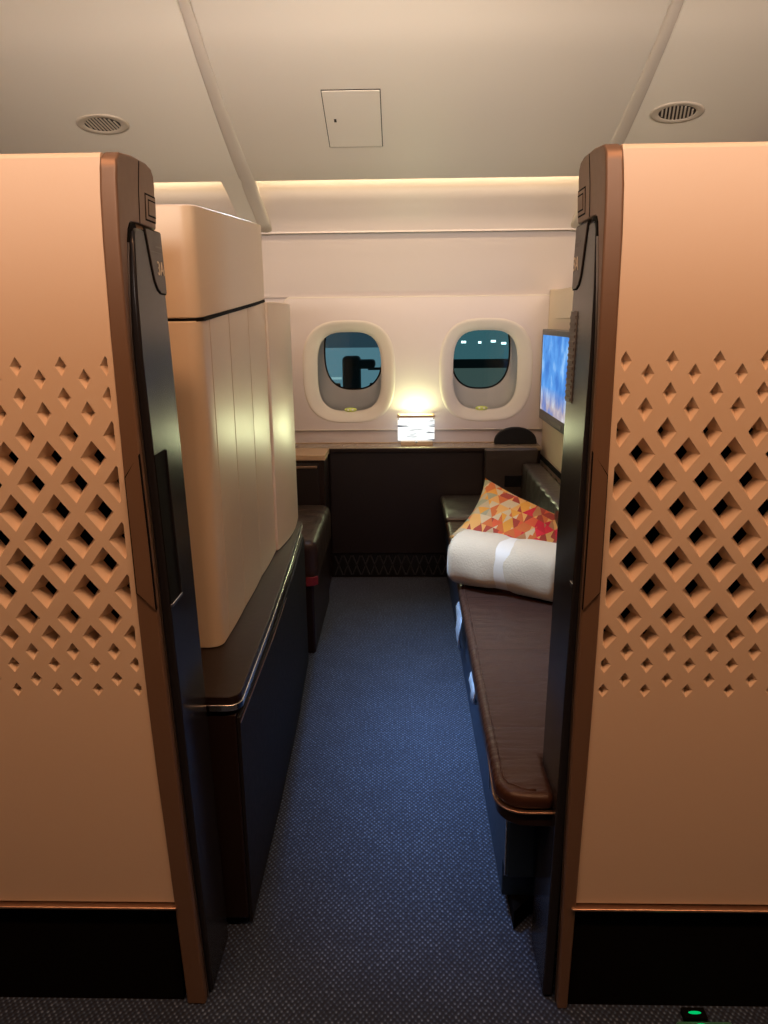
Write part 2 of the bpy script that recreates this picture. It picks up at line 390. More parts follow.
holes = [sell(cx, cz, .245, .268, 2.9) for cx, cz in WIN]
# the big rounded panel round both windows
pv, pf = plate_faces(outer, holes)
bm = bmesh.new(); A = [bm.verts.new((x, YW, z)) for x, z in pv]
for t in pf: bm.faces.new([A[i] for i in t])
ob = [bm.verts.new((x, YW, z)) for x, z in outer]; oc = [bm.verts.new((x+(.006 if x > .1 else -.006), YW+.03, z+(.004 if z > 1.1 else -.004))) for x, z in outer]
for i in range(len(outer)): j = (i+1) % len(outer); bm.faces.new((ob[i], ob[j], oc[j], oc[i]))
wp = frombm('wall_window', bm, M['wall']); struct(wp)
tube('trim_3', [(x, YW+.002, z) for x, z in outer]+[(outer[0][0], YW+.002, outer[0][1])], .0035, M['bezel'])['kind'] = 'structure'
# plain wall behind / beside that panel
side_outer = [(-2.6, 0), (2.6, 0), (2.6, 1.5), (-2.6, 1.5)]
pv, pf = plate_faces(side_outer, [sell(cx, cz, .225, .245, 2.9) for cx, cz in WIN])
bm = bmesh.new(); A = [bm.verts.new((x, YW+.028, z)) for x, z in pv]; B = [bm.verts.new((x, YW+.06, z)) for x, z in pv]
for t in pf: bm.faces.new([A[i] for i in t]); bm.faces.new([B[i] for i in reversed(t)])
struct(frombm('wall_window_lower', bm, M['wall']))

for k, (cx, cz) in enumerate(WIN):
    px = cx+(.013 if k == 0 else -.010)
    N = 64
    def ring(x, z, a, b, y, n): return [(q[0], y, q[1]) for q in sell(x, z, a, b, n, N)]
    rings = [ring(cx, cz, .247, .270, YW+.002, 2.9), ring(cx, cz, .243, .266, YW-.002, 2.9), ring(cx, cz, .236, .260, YW-.003, 2.9), ring(cx, cz, .222, .250, YW+.001, 3), ring(cx, cz, .206, .238, YW+.009, 3), ring(cx, cz, .19, .225, YW+.018, 3.1), ring(cx, cz, .178, .214, YW+.026, 3.2), ring(cx, cz, .173, .210, YW+.036, 3.2), ring(cx, cz, .170, .207, YW+.040, 3.2)]
    vs, fs = loft(rings)
    w = mesh('window_%d' % (k+1), vs, fs, M['bezel'], smooth=True); struct(w)
    rc = [ring(cx, cz, .172, .209, YW+.040, 3.2), ring(cx, cz, .176, .213, YW+.044, 3.2), ring((cx*2+px)/3, cz+.03, .174, .211, YW+.10, 3.1), ring((cx+2*px)/3, cz+.07, .170, .208, YW+.17, 2.9), ring(px, 1.198, .166, .206, YW+.2, 2.6), ring(px, 1.198, .160, .200, YW+.206, 2.6)]
    vs, fs = loft(rc); mesh('recess', vs, fs, M['recess'], w, smooth=True)
    vs, fs = loft([ring(px, 1.198, .165, .205, YW+.203, 2.6), ring(px, 1.198, .157, .197, YW+.20, 2.6), ring(px, 1.198, .155, .195, YW+.206, 2.6)]); mesh('seal', vs, fs, M['seal'], w, smooth=True)
    o = mesh('pane', ring(px, 1.198, .162, .202, YW+.207, 2.6), [tuple(range(N))], M['glass'], w)
    o = mesh('dust_cover', ring(cx, cz, .171, .208, YW+.041, 3.2), [tuple(range(N))], M['cover'], w)
    bm = bmesh.new()
    bmesh.ops.create_uvsphere(bm, u_segments=16, v_segments=10, radius=1, matrix=Matrix.Translation((cx+(.002 if k == 0 else -.015), YW+.032, cz-.200)) @ Matrix.Diagonal((.034, .008, .012, 1)))
    tb = frombm('shade_tab', bm, M['hinge_tab'], w, smooth=True)
    bm = bmesh.new()
    for dx in (-.011, .011): bmesh.ops.create_uvsphere(bm, u_segments=12, v_segments=8, radius=1, matrix=Matrix.Translation((cx+(.002 if k == 0 else -.015)+dx, YW+.027, cz-.200)) @ Matrix.Diagonal((.008, .003, .006, 1)))
    frombm('tab_button', bm, M['tab_white'], tb, smooth=True)

# ribs crossing the cove, and the glossy joint trims that follow the ceiling curve
rib = [(3.38, 1.975), (3.45, 1.950), (3.56, 1.915), (3.68, 1.872), (3.78, 1.832), (3.875, 1.786), (3.93, 1.80), (3.78, 2.2), (3.42, 2.2)]
for i, (x0, x1) in enumerate(((-.775, -.648), (.826, .955))):
    struct(prism('trim_%d' % (i+4), rib, 'X', x0, x1, M['ceil'], bevel=.006))
for i, x in enumerate((-.66, .84)):
    pts = [(y, z+.004) for y, z in CP if y > 1.0]+[(3.56, 1.913), (3.68, 1.872), (3.78, 1.832), (3.87, 1.788)]
    rings = []
    for k, (y, z) in enumerate(pts):
        a = Vector(pts[max(k-1, 0)]); b = Vector(pts[min(k+1, len(pts)-1)]); d = (b-a).normalized(); nn = Vector((-d.y, d.x))
        hw = .017+.016*max(0, min(1, (y-2.5)/.9))
        rings.append([(x+hw*math.cos(q*math.pi/8), y+nn.x*.011*math.sin(q*math.pi/8), z+nn.y*.011*math.sin(q*math.pi/8)) for q in range(16)])
    vs, fs = loft(rings, True); struct(mesh('trim_%d' % (i+1), vs, fs, M['bezel'], smooth=True))
# hidden-edge cove lights
cl = [(-2.0, -.79), (-.63, .81), (.97, 2.0)]
for i, (x0, x1) in enumerate(cl):
    t = thing('cove_light', ['warm light strip hidden above the wall left of the ceiling rib', 'warm light strip hidden along the wall top above both windows', 'warm light strip hidden above the wall right of the right rib'][i], 'light', ((x0+x1)/2, 3.5, 1.99), 'cove lights')
    box('housing', (x0, x1, 3.40, 3.444, 1.976, 1.984), M['housing'], t, bevel=.002)
    la = area('cove_glow', ((x0+x1)/2, 3.4535, 1.993), (x1-x0, .012), 2.6*(x1-x0), (1, .74, .44), ((x0+x1)/2, 4.0, 1.93)); la.parent = t; la.matrix_parent_inverse = Matrix.Translation(-t.location)
    box('light_strip', (x0, x1, 3.43, 3.448, 1.986, 1.996), M['cove'], t, bevel=0)

# right-hand suite wall behind the sofa
rw = prism('wall_right', [(1.46, .0), (4.02, .0), (4.02, 1.515), (3.80, 1.505), (1.46, 1.505)], 'X', .735, .80, M['cream'], bevel=.006); struct(rw)
for v in rw.data.vertices:
    if v.co.z > 1: v.co.x += .022
struct(box('trim_6', (.728, .735, 1.47, 4.0, .648, .672), M['seal'], bevel=.001))
struct(box('trim_7', (.738, .755, 1.47, 3.77, 1.37, 1.503), M['cream'], bevel=.003))
# left suite wall hidden behind the cabinet, dark lining behind partitions
struct(box('wall_left', (-1.0, -.95, 1.46, 4.02, 0, 1.45), M['cream'], bevel=0))

# ------------------------------------------------------------------ ceiling fittings
def on_ceiling(x, Y, d=0):
    n = ceil_n(Y); return Vector((x, Y, ceil_z(Y))) + n*d
def ceil_frame(x, Y):
    n = ceil_n(Y); t = Vector((0, 1, 0)); t = (t-n*t.dot(n)).normalized(); return Vector((x, Y, ceil_z(Y))), Vector((1, 0, 0)), t, n
for i, (x, Y) in enumerate(((-1.118, 3.055), (1.008, 3.045))):
    o0, ex, ey, n = ceil_frame(x, Y)
    t = thing('ceiling_vent', ['round slatted vent in the ceiling above the left partition', 'round slatted vent in the ceiling above the right partition'][i], 'vent', o0, 'ceiling vents')
    def rg(a, d): return [tuple(o0+ex*a*math.cos(q*math.pi/24)+ey*a*.60*math.sin(q*math.pi/24)+n*d) for q in range(48)]
    vs, fs = loft([rg(.099, .0), rg(.097, .003), rg(.088, .004), rg(.070, .0035), rg(.067, .002), rg(.066, -.003)])
    mesh('rim', vs, fs, M['vent'], t, smooth=True)
    mesh('backing', rg(.068, .0012), [tuple(range(48))], M['vent_hole'], t)
    for k in range(-4, 5):
        q = k*.0136; h = math.sqrt(max(.0, .064**2-q*q))*.60
        a = .5; vs = []
        for sx, sy in ((-.0032, -1), (.0032, -1), (.0032, 1), (-.0032, 1)):
            for dd in (.0014, .0036): vs.append(o0+ex*(q+sx+sy*h*.25)+ey*(sy*h)+n*dd)
        mesh('slat', vs, [(0, 2, 4, 6), (1, 3, 5, 7), (0, 2, 3, 1), (2, 4, 5, 3), (4, 6, 7, 5), (6, 0, 1, 7)], M['vent'], t)
t = thing('access_hatch', 'square access hatch flush in the middle of the ceiling', 'hatch', on_ceiling(-.178, 3.06))
def patch(x0, x1, y0, y1, d):
    K = 8; vs = []
    for j in range(K+1):
        Y = y0+(y1-y0)*j/K
        for x in (x0, x1): vs.append(on_ceiling(x, Y, d))
    return vs, [(2*j, 2*j+1, 2*j+3, 2*j+2) for j in range(K)]
def slabpatch(name, x0, x1, y0, y1, d0, d1, m, par):
    a, f1 = patch(x0, x1, y0, y1, d0); b, _ = patch(x0, x1, y0, y1, d1); n = len(a); K = len(f1)
    fs = f1+[tuple(i+n for i in q) for q in f1]+[(0, 1, n+1, n), (2*K, 2*K+1, n+2*K+1, n+2*K)]
    for s in (0, 1): fs += [(2*j+s, 2*j+2+s, n+2*j+2+s, n+2*j+s) for j in range(K)]
    return mesh(name, a+b, fs, m, par)
slabpatch('gap', -.283, -.073, 2.905, 3.210, -.003, .0012, M['vent_hole'], t)
slabpatch('hatch_door', -.280, -.076, 2.909, 3.206, -.002, .0035, M['ceil'], t)
for dx in (.0,):
    slabpatch('latch', -.250, -.241, 3.045, 3.062, .002, .0042, M['vent_hole'], t)

# ------------------------------------------------------------------ partitions
rows = [(1.304, .0105, .0165), (1.283, .0108, .0170), (1.252, .0118, .0185), (1.226, .0130, .0205), (1.192, .0170, .0255), (1.155, .0225, .0300), (1.110, .0250, .0330), (1.061, .0260, .0340), (1.012, .0262, .0340), (.967, .0262, .0340), (.919, .0255, .0330), (.869, .0225, .0290), (.834, .0180, .0235), (.792, .0125, .0175), (.766, .0118, .0155), (.737, .0112, .0145), (.716, .0105, .0135)]
PT = .03; RUN = .0120
rows = [(z-(1.374-z)*.024 if 4 <= i <= 12 else z, w, h) for i, (z, w, h) in enumerate(rows)]
XPAN = {-1: [(0, -.452), (.25, -.460), (.4, -.465), (.62, -.4735), (.84, -.477), (1.1, -.478), (1.35, -.4775), (1.5, -.475), (1.57, -.472), (1.605, -.469), (1.63, -.465)],
        1: [(0, .333), (.26, .338), (.4, .340), (.6, .344), (.82, .3465), (1.1, .3465), (1.35, .3455), (1.5, .3445), (1.57, .342), (1.605, .339), (1.63, .335)]}
XIN = {-1: [(0, -.413), (.17, -.419), (.39, -.428), (.61, -.434), (.8, -.439), (1.0, -.442), (1.16, -.446), (1.35, -.449), (1.5, -.447), (1.59, -.443), (1.64, -.438)],
       1: [(0, .312), (.2, .3125), (.4, .312), (.7, .3125), (1.0, .316), (1.35, .3165), (1.55, .314), (1.59, .312), (1.64, .308)]}
def itp(T, z):
    if z <= T[0][0]: return T[0][1]
    for (a, p), (b, q) in zip(T, T[1:]):
        if z <= b: return p+(q-p)*(z-a)/(b-a)
    return T[-1][1]
ZST = [.1, .25, .4, .55, .7, .85, 1.0, 1.1, 1.2, 1.35, 1.45, 1.5, 1.54, 1.57, 1.59, 1.605, 1.618]
def lattice_panel(parent, sx, x_out, cx0, y0=1.25, z0=.242, z1=1.63):
    """sx: direction away from the doorway; x_in: edge by the pillar; cx0: x of a diamond of the 6th row"""
    holes, pits = [], []
    for r, (z, w, h) in enumerate(rows):
        xc = itp(XPAN[sx], z)+sx*.0095        # the diamonds stop in a straight cut here
        off = 0 if r % 2 == 1 else .03775
        k = -12
        for k in range(-14, 15):
            cx = cx0+off+k*.0755
            if sx*(cx-xc) < -w*.75 or sx*(x_out-cx) < .06: continue
            if sx*(cx-xc) < w: # clipped
                d = sx*(xc-cx)/1.0
                q = (w-abs(xc-cx))/w*h if sx*(cx-xc) < 0 else h*(1-abs(cx-xc)/w)
                if sx*(cx-xc) >= 0: poly = [(xc, z+q), (cx, z+h), (cx+sx*w, z), (cx, z-h), (xc, z-q)]
                else: poly = [(xc, z+q), (cx+sx*w, z), (xc, z-q)]
            else: poly = [(cx, z+h), (cx+sx*w, z), (cx, z-h), (cx-sx*w, z)]
            if k and False: pass
            holes.append(poly); pits.append((cx, z, w, h, sx*(cx-xc) < w, xc))
    zz = [z0]+[z for z in ZST if z0+.02 < z < z1-.015]+[z1-.008]
    outer = [(itp(XPAN[sx], z), z) for z in reversed(zz)]+[(x_out, z0), (x_out, z1-.008)]
    x_in = itp(XPAN[sx], z1-.008)
    pv, pf = plate_faces(outer, holes)
    bm = bmesh.new(); A = [bm.verts.new((x, y0, z)) for x, z in pv]
    for t_ in pf: bm.faces.new([A[i] for i in t_])
    for cx, z, w, h, clip, xc in pits:
        hw = w-RUN; hh = h*hw/w if hw > 0 else 0
        if hw > .0015: dep = PT
        else: dep = PT*w/RUN*.62; hw = hh = 0
        b2 = bmesh.new()
        o_ = [b2.verts.new(p) for p in ((cx, y0, z+h), (cx+w, y0, z), (cx, y0, z-h), (cx-w, y0, z))]
        if hw:
            i_ = [b2.verts.new(p) for p in ((cx, y0+dep, z+hh), (cx+hw, y0+dep, z), (cx, y0+dep, z-hh), (cx-hw, y0+dep, z))]
            for i in range(4): b2.faces.new((o_[i], o_[(i+1) % 4], i_[(i+1) % 4], i_[i]))
        else:
            a_ = b2.verts.new((cx, y0+dep, z))
            for i in range(4): b2.faces.new((o_[i], o_[(i+1) % 4], a_))
        if clip:
            bmesh.ops.bisect_plane(b2, geom=b2.verts[:]+b2.edges[:]+b2.faces[:], dist=1e-6, plane_co=(xc, 0, 0), plane_no=(-sx, 0, 0), clear_outer=True)
            cut = [v for v in b2.verts if abs(v.co.x-xc) < 1e-5]
            if len(cut) >= 3:
                cut.sort(key=lambda v: -v.co.z)
                try: b2.faces.new(cut)
                except Exception: pass
        m_ = bpy.data.meshes.new('t'); b2.to_mesh(m_); b2.free(); bm.from_mesh(m_); bpy.data.meshes.remove(m_)
    # rounded top, sides, bottom and back sheet
    prof = [(y0, z1-.008)]+[(y0+.008*(1-math.cos(a)), z1-.008+.008*math.sin(a)) for a in (R(30), R(60), R(90))]+[(y0+PT, z1)]
    for (ya, za), (yb, zb) in zip(prof, prof[1:]):
        bm.faces.new([bm.verts.new(p) for p in ((x_in, ya, za), (x_out, ya, za), (x_out, yb, zb), (x_in, yb, zb))])
    for x in (x_in, x_out): bm.faces.new([bm.verts.new(p) for p in [(x, y0, z0 if x == x_out else z1-.008)]+[(x, y, z) for y, z in prof]+[(x, y0+PT, z0 if x == x_out else z1-.008)]])
    for za, zb_ in zip(zz, zz[1:]): bm.faces.new([bm.verts.new(p) for p in ((itp(XPAN[sx], za), y0, za), (itp(XPAN[sx], zb_), y0, zb_), (itp(XPAN[sx], zb_), y0+PT, zb_), (itp(XPAN[sx], za), y0+PT, za))])
    bm.faces.new([bm.verts.new(p) for p in ((x_in, y0, z0), (x_out, y0, z0), (x_out, y0+PT, z0), (x_in, y0+PT, z0))])
    bmesh.ops.remove_doubles(bm, verts=bm.verts, dist=2e-6)
    o = frombm('lattice_panel', bm, M['panel'], parent, merge=False)
    return o

def partition(side):
    s = -1 if side == 'left' else 1            # away from the doorway
    xi = -.466 if s < 0 else .340              # panel edge
    xf = -.444 if s < 0 else .313              # pillar inner face, top
    xb = -.424 if s < 0 else .314              # pillar inner face, floor
    xo = s*1.75
    t = thing('partition', 'cream lattice partition left of the doorway, pierced with diamond holes' if s < 0 else 'cream lattice partition right of the doorway, pierced with diamond holes', 'partition', (xi+s*.6, 1.27, 0), 'lattice partitions')
    lattice_panel(t, s, xo, -.528 if s < 0 else .400, z0=.248 if s < 0 else .255)
    def lean(o):
        bm = bmesh.new(); bm.from_mesh(o.data)
        for zc in ZST: bmesh.ops.bisect_plane(bm, geom=bm.verts[:]+bm.edges[:]+bm.faces[:], dist=1e-5, plane_co=(0, 0, zc), plane_no=(0, 0, 1))
        for v in bm.verts:
            q = (v.co.x-xf)/(xi-xf); a_, b_ = itp(XIN[s], v.co.z), itp(XPAN[s], v.co.z)
            v.co.x = a_+(b_-a_)*q if 0 <= q <= 1 else (a_+(v.co.x-xf) if q < 0 else b_+(v.co.x-xi))
        bm.to_mesh(o.data); bm.free(); return o
    # pillar: side silhouette (Y,Z) with a rounded rear shoulder capping the door slot
    shoulder = [(1.262, 1.631), (1.318, 1.637), (1.386, 1.638), (1.412, 1.634), (1.426, 1.624), (1.433, 1.606), (1.436, 1.57)]
    slot = [(1.262, 0), (1.262, 1.32), (1.270, 1.42), (1.284, 1.50), (1.289, 1.520), (1.300, 1.5325), (1.320, 1.534), (1.436, 1.534)]
    pil = prism('pillar', [(1.244, 0)]+slot+shoulder[::-1]+[(1.248, 1.618)], 'X', xf, xi, M['bronze'], t); lean(pil)
    for p_ in pil.data.polygons: p_.use_smooth = True
    bv = pil.modifiers.new('bevel', 'BEVEL'); bv.width = .005; bv.segments = 4; bv.limit_method = 'ANGLE'; bv.angle_limit = R(50); bv.harden_normals = True
    lean(box('cap_seam', (min(xf-s*.0006, xf+s*.002), max(xf-s*.0006, xf+s*.002), 1.346, 1.3482, 1.537, 1.634), M['seal'], pil, bevel=0))
    def flat(name, d, y0_, y1_, z0_, z1_, m_, par, bv=0):
        a, b = sorted((xf-s*d, xf+s*.001)); return lean(box(name, (a, b, y0_, y1_, z0_, z1_), m_, par, bevel=bv))
    bt = flat('call_button', .0018, 1.394, 1.431, 1.556, 1.579, M['bronze'], t, .0006)
    flat('button_gap', .0012, 1.3915, 1.432, 1.5535, 1.5815, M['seal'], bt); flat('button_frame', .0009, 1.381, 1.4325, 1.548, 1.587, M['bronze'], bt); flat('frame_gap', .0004, 1.378, 1.433, 1.545, 1.590, M['seal'], bt)
    # flush bevelled hand grip on the pillar's front face
    def gpoly(e): return [(xf+s*(.0015-e), 1.156+e), (xi-s*(.003-e), 1.116+e), (xi-s*(.003-e), .908-e), (xf+s*(.0015-e), .876-e)]
    gp = lean(prism('hand_grip', gpoly(0), 'Y', 1.2422, 1.250, M['bronze'], t))
    lean(prism('grip_gap', gpoly(.0012), 'Y', 1.2434, 1.250, M['seal'], gp))
    # black seal round the door slot
    so = [(y+.001, min(z+.0, 1.5335)) for y, z in slot[:-1]]; si = [(y+.0085, z-(.007 if z > 1.5 else 0)) for y, z in slot[:-1]]
    sl = []
    a, b = sorted((xf-s*.0004, xf+s*.010))
    lean(prism('door_seal', so+si[::-1], 'X', a, b, M['seal'], t))
    a, b = sorted((xf-s*.0016, xf+s*.004)); me_ = [(y+.0002, z) for y, z in slot[:4]]
    lean(prism('metal_bead', me_+[(y+.0032, z) for y, z in me_[::-1]], 'X', a, b, M['satin'], t))
    # foot trim, kick plate
    a, b = sorted((xi-s*.012, xo)); dz = .003 if s < 0 else .0095; box('bottom_trim', (a, b, 1.238, 1.262, .2345+dz, .2405+dz), M['bronze_trim'], t, bevel=.003)
    a, b = sorted((xi-s*.004, xo)); box('kick_plate', (a, b, 1.256, 1.275, 0.0, .2325+dz), M['black'], t, bevel=0)
    # ---- door leaf parked in its pocket behind the partition
    xd = -.425 if s < 0 else .300
    def xl(z): return -.404-.0235*z if s < 0 else .2865+.018*z
    def lean(o):
        for v in o.data.vertices: v.co.x += xl(v.co.z)-xd
        return o
    d = thing('sliding_door', 'dark sliding door edge on the left side of the doorway' if s < 0 else 'dark sliding door edge on the right side of the doorway', 'door', (xd+s*.4, 1.37, 0), 'suite sliding doors')
    leaf = [(1.271, .004), (1.418, .004), (1.428, .5), (1.436, 1.0), (1.436, 1.38), (1.434, 1.531), (1.322, 1.5265), (1.308, 1.5245), (1.298, 1.515), (1.2925, 1.497), (1.279, 1.42), (1.271, 1.32)]
    a, b = sorted((xd, xd+s*.022)); e = prism('door_edge', leaf, 'X', a, b, M['dark_door'], d, bevel=.005, seg=4, ang=40); lean(e)
    a, b = sorted((xf+s*.03, xo)); box('door_leaf', (a, b, 1.300, 1.312, .02, 1.50), M['black'], d, bevel=0)
    # sign plate wraps on to the door edge
    sp = [(1.350, 1.529), (1.4335, 1.529), (1.4350, 1.424), (1.405, 1.424), (1.388, 1.430), (1.376, 1.444), (1.368, 1.465)]
    a, b = sorted((xd-s*.0025, xd+s*.001)); sg = lean(prism('sign_plate', sp, 'X', a, b, M['sign'], d, bevel=.001))
    gp_ = [(1.347, 1.5305), (1.434, 1.5305), (1.4355, 1.4215), (1.404, 1.4215), (1.386, 1.428), (1.3735, 1.4425), (1.365, 1.464)]
    a, b = sorted((xd-s*.001, xd+s*.001)); lean(prism('sign_groove', gp_, 'X', a, b, M['seal'], sg))
    xt = xd-s*.0029
    a, b = sorted((xt, xt+s*.0008)); lean(box('sign_rule', (a, b, 1.362, 1.431, 1.4925, 1.4942), M['label'], sg, bevel=0))
    lean(box('sign_rule', (a, b, 1.392, 1.428, 1.5015, 1.5045), M['label'], sg, bevel=0))
    # "3A" in metal strokes
    cu = bpy.data.curves.new('seat_number', 'FONT'); cu.body = '3A'; cu.size = .034; cu.extrude = .0004
    ot = bpy.data.objects.new('tmp', cu); COL.objects.link(ot)
    ml = bpy.data.meshes.new_from_object(ot); bpy.data.objects.remove(ot)
    for v in ml.vertices:
        q = v.co.copy()
        if s < 0: v.co = Vector((xt, 1.392+q.x*.95, 1.455+q.y)) + Vector((q.z, 0, 0))
        else: v.co = Vector((xt, 1.4335-q.x*.95, 1.455+q.y)) + Vector((q.z, 0, 0))
    o = link('seat_number', ml, M['ink'], sg); lean(o)
    # recessed pull in the door edge
    if s > 0: lean(box('latch', (xd-.0015, xd+.001, 1.274, 1.292, .905, .913), M['chrome'], d, bevel=.0006))
    if s < 0:
     a, b = sorted((xd-s*.001, xd+s*.002)); r_ = lean(box('pull_recess', (a, b, 1.2735, 1.336, .875, 1.150), M['seal'], d, bevel=.0008))
     a, b = sorted((xd-s*.004, xd+s*.001))
     lean(box('pull_rim', (a, b, 1.333, 1.338, .875, 1.150), M['dark_door'], r_, bevel=.001)); lean(box('pull_rim', (a, b, 1.2735, 1.338, .868, .875), M['chrome'], r_, bevel=.001))
    if s > 0:
        bm = bmesh.new()
        addbox(bm, xd-.0015, xd+.001, 1.383, 1.433, 1.222, 1.385)
        for k in range(14): addbox(bm, xd-.0035, xd-.001, 1.387, 1.429, 1.226+k*.0112, 1.226+k*.0112+.005)
        lean(frombm('ribbed_label', bm, M['label'], d))
    return t
partition('left'); partition('right')

# ------------------------------------------------------------------ left cabinet
t = thing('wardrobe', 'tall glossy cream cabinet on the dark ledge left inside the suite', 'cabinet', (-.6, 2.2, .6))
def topz(Y): return 1.614+(Y-1.68)*.0634
def seamz(Y): return 1.377+(Y-1.68)*.072
vs = []
ft = [(-.86, 1.69), (-.475, 1.682), (-.452, 1.688), (-.441, 1.705), (-.437, 2.0), (-.437, 2.3), (-.443, 2.50), (-.86, 2.52)]
for (x, y) in ft: vs.append((x, y, seamz(y)+.003))
for (x, y) in ft: vs.append((x, y, topz(y)))
n = len(ft); fs = [tuple(range(n)), tuple(range(2*n-1, n-1, -1))]+[(i, (i+1) % n, n+(i+1) % n, n+i) for i in range(n)]
mesh('upper_cabinet', vs, fs, M['cream'], t, bevel=.004, ang=50)
vs = [(x*.995 if x > -.8 else x, y+.004*(1 if y < 2 else -1), seamz(y)-.004) for x, y in ft]+[(x*.995-.002 if x > -.8 else x, y+.004*(1 if y < 2 else -1), seamz(y)+.004) for x, y in ft]
mesh('shadow_gap', vs, fs, M['seal'], t)
# lower body: near end panel then cushioned vertical panels, last one bulging out
def vpanel(name, plan, zlo=.601, par=t):
    n = len(plan); v = [(x, y, zlo) for x, y in plan]+[(x, y, seamz(min(y, 2.5))-.003) for x, y in plan]
    f_ = [tuple(range(n)), tuple(range(2*n-1, n-1, -1))]+[(i, (i+1) % n, n+(i+1) % n, n+i) for i in range(n)]
    return mesh(name, v, f_, M['cream'], par, bevel=.003, ang=45)
arc = [(-.84, 1.688), (-.50, 1.680)]+[(-.475+.033*math.sin(R(a)), 1.715-.035*math.cos(R(a))) for a in (0, 20, 40, 60, 80)]+[(-.441, 1.76), (-.84, 1.76)]
vpanel('end_panel', arc)
def bulge(y0, y1, xm, amp, x0, x1, k=8):
    pts = [(x0+(x1-x0)*i/k+amp*math.sin(math.pi*i/k)+0*xm, y0+(y1-y0)*i/k) for i in range(k+1)]
    return pts+[(-.84, y1), (-.84, y0)]
vpanel('side_panel', bulge(1.762, 1.955, 0, .0012, -.441, -.440))
vpanel('side_panel', bulge(1.957, 2.205, 0, .002, -.440, -.441))
vpanel('side_panel', bulge(2.207, 2.475, 0, .003, -.441, -.440))
vpanel('side_panel', bulge(2.478, 2.93, 0, .016, -.432, -.425, 14))

# ledge with metal edge, base panel, end
t = thing('storage_unit', 'long low dark unit with metal-edged ledge under the cream cabinet', 'cabinet', (-.6, 2.2, 0))
led = [(-.86, 1.438), (-.40, 1.438)]+[(-.380+.030*math.sin(R(a)), 1.468-.030*math.cos(R(a))) for a in (0, 25, 50, 75, 90)]+[(-.360, 1.9), (-.378, 2.4), (-.402, 2.88), (-.86, 2.90)]
prism('ledge', led, 'Z', .580, .600, M['wood_dark'], t, bevel=.002)
def off(pl, d): return [(x+d if x > -.8 else x, y-(d if y < 1.5 else 0)) for x, y in pl]
prism('metal_edge', off(led, .0025), 'Z', .566, .581, M['chrome'], t, bevel=.002)
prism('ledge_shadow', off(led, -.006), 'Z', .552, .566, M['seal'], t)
prism('body', [(-.86, 1.444), (-.362, 1.444), (-.366, 1.9), (-.379, 2.4), (-.400, 2.86), (-.86, 2.88)], 'Z', .03, .553, M['wood_dark'], t, bevel=.004)
prism('side_board', [(-.3615, 1.450), (-.354, 1.450), (-.358, 1.9), (-.371, 2.4), (-.392, 2.84), (-.402, 2.84), (-.3785, 2.4), (-.3655, 1.9)], 'Z', .015, .545, M['navy'], t, bevel=.0015)
prism('side_trim', [(-.3545, 1.451), (-.3520, 1.451), (-.3555, 1.9), (-.3650, 2.2), (-.3675, 2.2), (-.358, 1.9)], 'Z', .531, .534, M['bronze_trim'], t)
prism('plinth', [(-.86, 1.47), (-.385, 1.465), (-.400, 2.4), (-.42, 2.86), (-.86, 2.88)], 'Z', .0, .03, M['black'], t)

# leather seat beyond
t = thing('armchair', 'dark brown leather seat edge beyond the cream cabinet', 'seat', (-.5, 3.2, 0))
def cushion(name, x0, x1, y0, y1, z0, z1, m, par, r=.03, puff=.012, nx=16, ny=24, ribs=None, wr=.002, side=None):
    """soft upholstered block: a rounded box whose faces swell"""
    bm = bmesh.new(); addbox(bm, x0, x1, y0, y1, z0, z1)
    bmesh.ops.bevel(bm, geom=bm.edges[:], offset=r, segments=5, profile=.6, affect='EDGES')
    for ax, a0, a1, k in ((0, x0, x1, nx), (1, y0, y1, ny), (2, z0, z1, 8)):
        no = [0, 0, 0]; no[ax] = 1
        for i in range(1, k):
            co = [0, 0, 0]; co[ax] = a0+(a1-a0)*i/k
            bmesh.ops.bisect_plane(bm, geom=bm.verts[:]+bm.edges[:]+bm.faces[:], dist=1e-5, plane_co=co, plane_no=no)
    cx, cy, cz = (x0+x1)/2, (y0+y1)/2, (z0+z1)/2
    for v in bm.verts:
        a, b, c_ = (v.co.x-cx)/(x1-x0)*2, (v.co.y-cy)/(y1-y0)*2, (v.co.z-cz)/(z1-z0)*2
        q = puff*(1-a**4)*(1-b**4)
        if c_ > .3: v.co.z += q*c_
        v.co.z += wr*math.sin(v.co.y*31+v.co.x*13)*math.sin(v.co.x*40+1)*max(0, c_)
        if ribs and side: v.co.x += side*ribs*abs(math.sin(math.pi*(v.co.y)/.115))*(1-c_*c_*.5)
    return frombm(name, bm, m, par, smooth=True)
cushion('seat_cushion', -.62, -.352, 2.93, 3.56, .31, .500, M['leather_dark'], t, r=.045, puff=.012)
box('seat_base', (-.62, -.372, 2.93, 3.55, 0.0, .312), M['wood_dark'], t, bevel=.01)
prism('strap', [(-.3985, 2.90), (-.372, 2.905), (-.352, 2.925), (-.356, 2.930), (-.374, 2.915), (-.3985, 2.91)], 'Z', .315, .350, M['red'], t)

